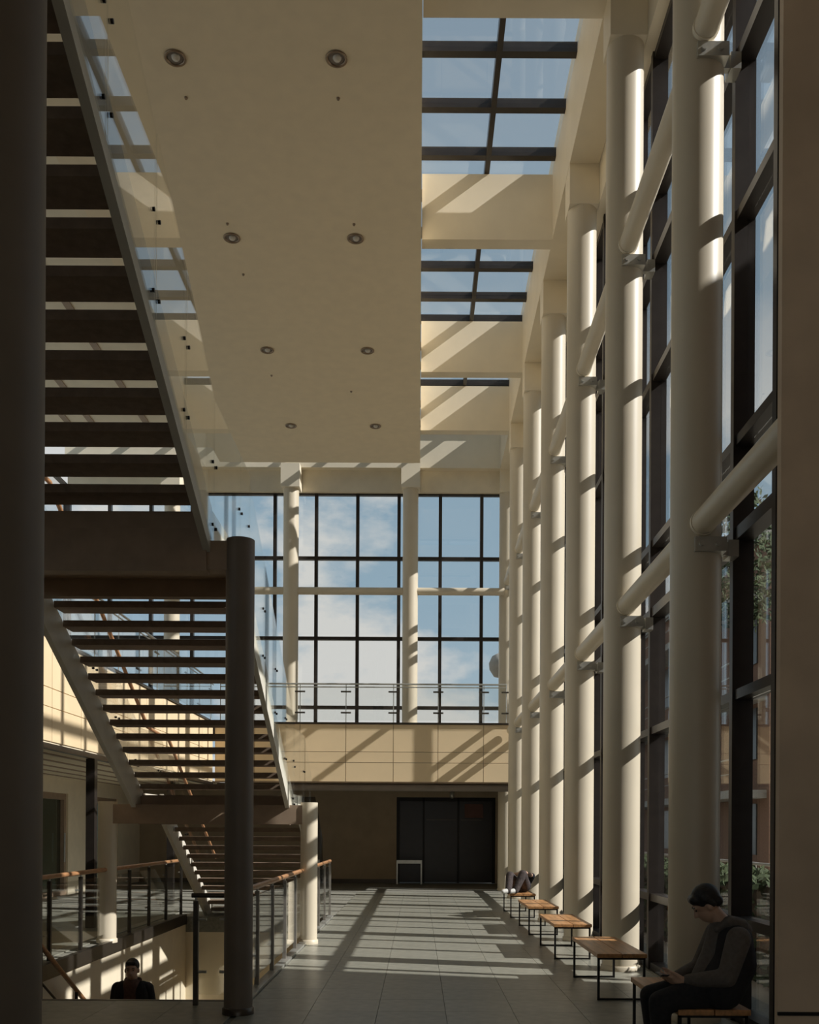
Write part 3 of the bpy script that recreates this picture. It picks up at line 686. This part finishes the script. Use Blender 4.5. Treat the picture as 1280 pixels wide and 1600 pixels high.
blob('shirt', chain([(PX, PY - .01, PZ + .85), (PX, PY - .012, PZ + 1.1), (PX, PY - .01, PZ + 1.26)], [.14, .136, .128]), .012, 'brown_cloth', pn, 5)
blob('collar', [((PX - .07, PY + .01, PZ + 1.35), .035, (PX - .035, PY - .10, PZ + 1.28), .03), ((PX + .07, PY + .01, PZ + 1.35), .035, (PX + .035, PY - .10, PZ + 1.28), .03), ((PX - .07, PY + .02, PZ + 1.35), .035, (PX + .07, PY + .02, PZ + 1.35), .035)], .009, 'brown_cloth', pn, 4)
blob('hair', [(P(-.02, -.07, -.01), .05, P(.02, -.07, -.01), .05), (P(-.035, .06, .088), .026, P(.035, .06, .09), .026)], .008, 'hair', pn, 3, [(P(0, -.026, .042), (.083, .098, .096), rot)])
face_bits(P, 1, pn)

# ---- person lying on the last bench
lp = thing('person', (1.95, 18.4, .444), 'person in dark patterned clothes lying curled on the farthest bench', 'person')
B = .444
hc, he, P, rot = head((2.05, 18.95, B + .115), (-.35, -.3, .88), (.15, .95, .2))
b3 = list(hc) + chain([(1.95, 18.2, B + .13), (1.97, 18.45, B + .14), (2.0, 18.68, B + .14), (2.03, 18.83, B + .12)], [.125, .125, .12, .058])
for h_, kn, an, toe in (((1.88, 18.15, B + .12), (1.72, 17.9, B + .33), (1.66, 17.62, B + .06), (1.56, 17.56, B + .05)), ((2.03, 18.15, B + .12), (1.95, 17.82, B + .36), (1.80, 17.68, B + .06), (1.70, 17.62, B + .05))):
    b3 += chain([h_, kn, an, toe], [.085, .06, .042, .03])
    blob('trouser_leg', chain([h_, kn, an], [.105, .08, .06]), .013, 'plaid', lp, 5)
    blob('shoe', [(an, .05, toe, .042)], .011, 'white_cloth', lp, 4)
arms = (((1.86, 18.62, B + .17), (1.78, 18.42, B + .30), (1.95, 18.25, B + .36)), ((2.14, 18.64, B + .17), (2.19, 18.40, B + .30), (2.05, 18.22, B + .37)))
for (sh, el, wr), sx in zip(arms, (-1, 1)):
    b3 += chain([sh, el, wr], [.052, .042, .03]) + hand(wr, (-sx * .6, -.5, .1), (0, -.2, -1), 1, .6, sx)
    blob('sleeve', chain([sh, el], [.075, .06]), .011, 'black_cloth', lp, 5)
blob('body', b3, .009, 'skin', lp, 3, he)
blob('shirt', [((1.90, 18.16, B + .13), .125, (1.94, 18.66, B + .15), .125), ((2.02, 18.16, B + .13), .125, (2.06, 18.68, B + .15), .125)], .013, 'black_cloth', lp, 6)
blob('hair', [(P(-.03, -.05, .06), .078, P(.03, -.05, .06), .078), (P(-.03, .02, .09), .055, P(.03, .02, .09), .055)], .01, 'hair', lp, 4)
face_bits(P, 1, lp)
blob('white_sleeve', chain([arms[0][0], arms[0][1]], [.078, .064]), .011, 'white_cloth', lp, 5)

# ------------------------------------------------------------------ outside
gd = struct('ground', MB().box(3.3, 120, -60, 140, -.4, -.1).box(-90, 120, 30, 140, -.4, -.12), 'ground', 'paved ground outside the glass')
eb = thing('building', (14, 45, 0), 'brick neighbouring building with concrete balconies seen through the near glass', 'building')
MB().box(10.6, 24, 29, 62, -.1, 10.6).build('wall', 'brick', eb)
MB().box(10.4, 24.2, 28.8, 62.2, 10.6, 11.0).build('roof_edge', 'ext_concrete', eb)
for lev in (2.9, 5.9, 8.9):
    for k in range(6):
        y = 30 + k * 5.2
        wdw = MB().box(10.55, 10.62, y, y + 2.2, lev - 2.0, lev - .4).build('window', 'ext_dark', eb)
        MB().box(10.53, 10.56, y + 1.05, y + 1.15, lev - 2.0, lev - .4).build('window_bar', 'ext_concrete', wdw)
    b_ = MB().box(9.6, 10.6, 29.2, 61, lev - .25, lev).build('balcony', 'ext_concrete', eb)
    MB().tube([(9.65, 29.3, lev + .95), (9.65, 61, lev + .95)], .03, 6).build('rail', 'ext_concrete', b_)
    MB().tube([(9.65, 29.3, lev + .5), (9.65, 61, lev + .5)], .02, 6).build('rail', 'ext_concrete', b_)
# unseen wing added on the sun side, shaped to shade nearest column and seated man
XB = 9.0; yb = 10.34 - (XB - 1.46) * math.tan(R(SUN_AZ))
wg = thing('building', (XB + 5, -10, 0), 'plain unseen wing added outside the near wall to shade the nearest column', 'building')
ta = math.tan(R(SUN_AZ + 3))
MB().prism([(XB, -25), (XB + 10, -25), (XB + 10, yb - 10 * ta), (XB, yb)], 'z', -.1, 10.8).build('wall', 'brick', wg)
MB().prism([(XB - .05, -25), (XB + 10, -25), (XB + 10, yb - 10 * ta), (XB - .05, yb)], 'z', 10.8, 11.05).build('roof_edge', 'ext_concrete', wg)
yt = 7.72 - (XB - XC) * math.tan(R(SUN_AZ))
MB().prism([(XB, -25), (XB + 10, -25), (XB + 10, yt - 10 * ta), (XB, yt)], 'z', 11.05, 21).build('shade_tower', 'brick', wg)  # unseen upper block added to keep sun off the near stringers
def tree(x, y, h, lab):
    t = thing('tree', (x, y, -.1), lab, 'tree')
    MB().tube([(x, y, -.1), (x + .1, y, h * .45), (x, y + .1, h * .85)], [.16, .11, .05], 10).build('trunk', 'bark', t)
    mb = MB(); rnd = random.Random(int(x * 10))
    for k in range(2600):
        a = rnd.uniform(0, 6.283); u = rnd.uniform(-1, 1); rr = rnd.uniform(.3, 1) * h * .15
        c = Vector((x + rr * math.cos(a) * math.sqrt(1 - u * u), y + rr * math.sin(a) * math.sqrt(1 - u * u), h * .82 + u * h * .18 * rnd.uniform(.7, 1)))
        s1 = Vector((rnd.uniform(-1, 1), rnd.uniform(-1, 1), rnd.uniform(-1, 1))).normalized() * .1; s2 = s1.orthogonal().normalized() * .06
        mb.add([c - s1, c + s2, c + s1, c - s2], [(0, 1, 2, 3)])
    tag(mb.build('foliage', 'leaf', t), kind='stuff')
tree(8.7, 25.6, 10.8, 'leafy tree outside the glass in front of the brick building')
tree(7.0, 36.0, 8.0, 'farther leafy tree outside the glass beside the brick building')
er = thing('railing', (6.5, 24, -.1), 'pale metal railing outside the glass wall', 'railing')
for k in range(14): MB().tube([(6.5, 14 + k * 1.5, -.1), (6.5, 14 + k * 1.5, 1.0)], .025, 8).build('post', 'ext_concrete', er)
for hz in (.5, 1.0): MB().tube([(6.5, 13.8, hz), (6.5, 33.7, hz)], .03, 8).build('rail', 'ext_concrete', er)

# mast lamp outside the end window
ml = thing('mast_lamp', (2.62, 30.5, -.1), 'round pale mast lamp outside, half hidden by the corner column', 'lamp')
MB().tube([(2.62, 30.5, -.1), (2.62, 30.5, 6.5)], .05, 10).build('pole', 'ext_concrete', ml)
MB().lathe([(.06, -.38), (.24, -.34), (.38, -.12), (.40, .08), (.3, .3), (.12, .4), (0, .41)], (2.62, 30.5, 6.85), 28).build('globe', 'ext_concrete', ml)

# low clipped hedge added outside the glass to cover and dim bright ground
hg = thing('hedge', (4.3, 18, -.1), 'low dark clipped hedge added outside the glass wall to cover bright ground', 'hedge')
mb = MB(); rnd = random.Random(5)
for k in range(9000):
    f_ = rnd.random(); y = rnd.uniform(6.5, 29)
    if f_ < .4: c = Vector((rnd.uniform(3.8, 4.8), y, 1.05 + rnd.uniform(-.08, .06)))
    else: c = Vector((rnd.choice((3.8, 4.8)) + rnd.uniform(-.06, .06), y, rnd.uniform(-.05, 1.05)))
    s1 = Vector((rnd.uniform(-1, 1), rnd.uniform(-1, 1), rnd.uniform(-1, 1))).normalized() * .07; s2 = s1.orthogonal().normalized() * .045
    mb.add([c - s1, c + s2, c + s1, c - s2], [(0, 1, 2, 3)])
tag(mb.build('foliage', 'leaf', hg), kind='stuff')
MB().box(3.85, 4.75, 6.5, 29, -.1, 1.0).build('core', 'bark', hg)
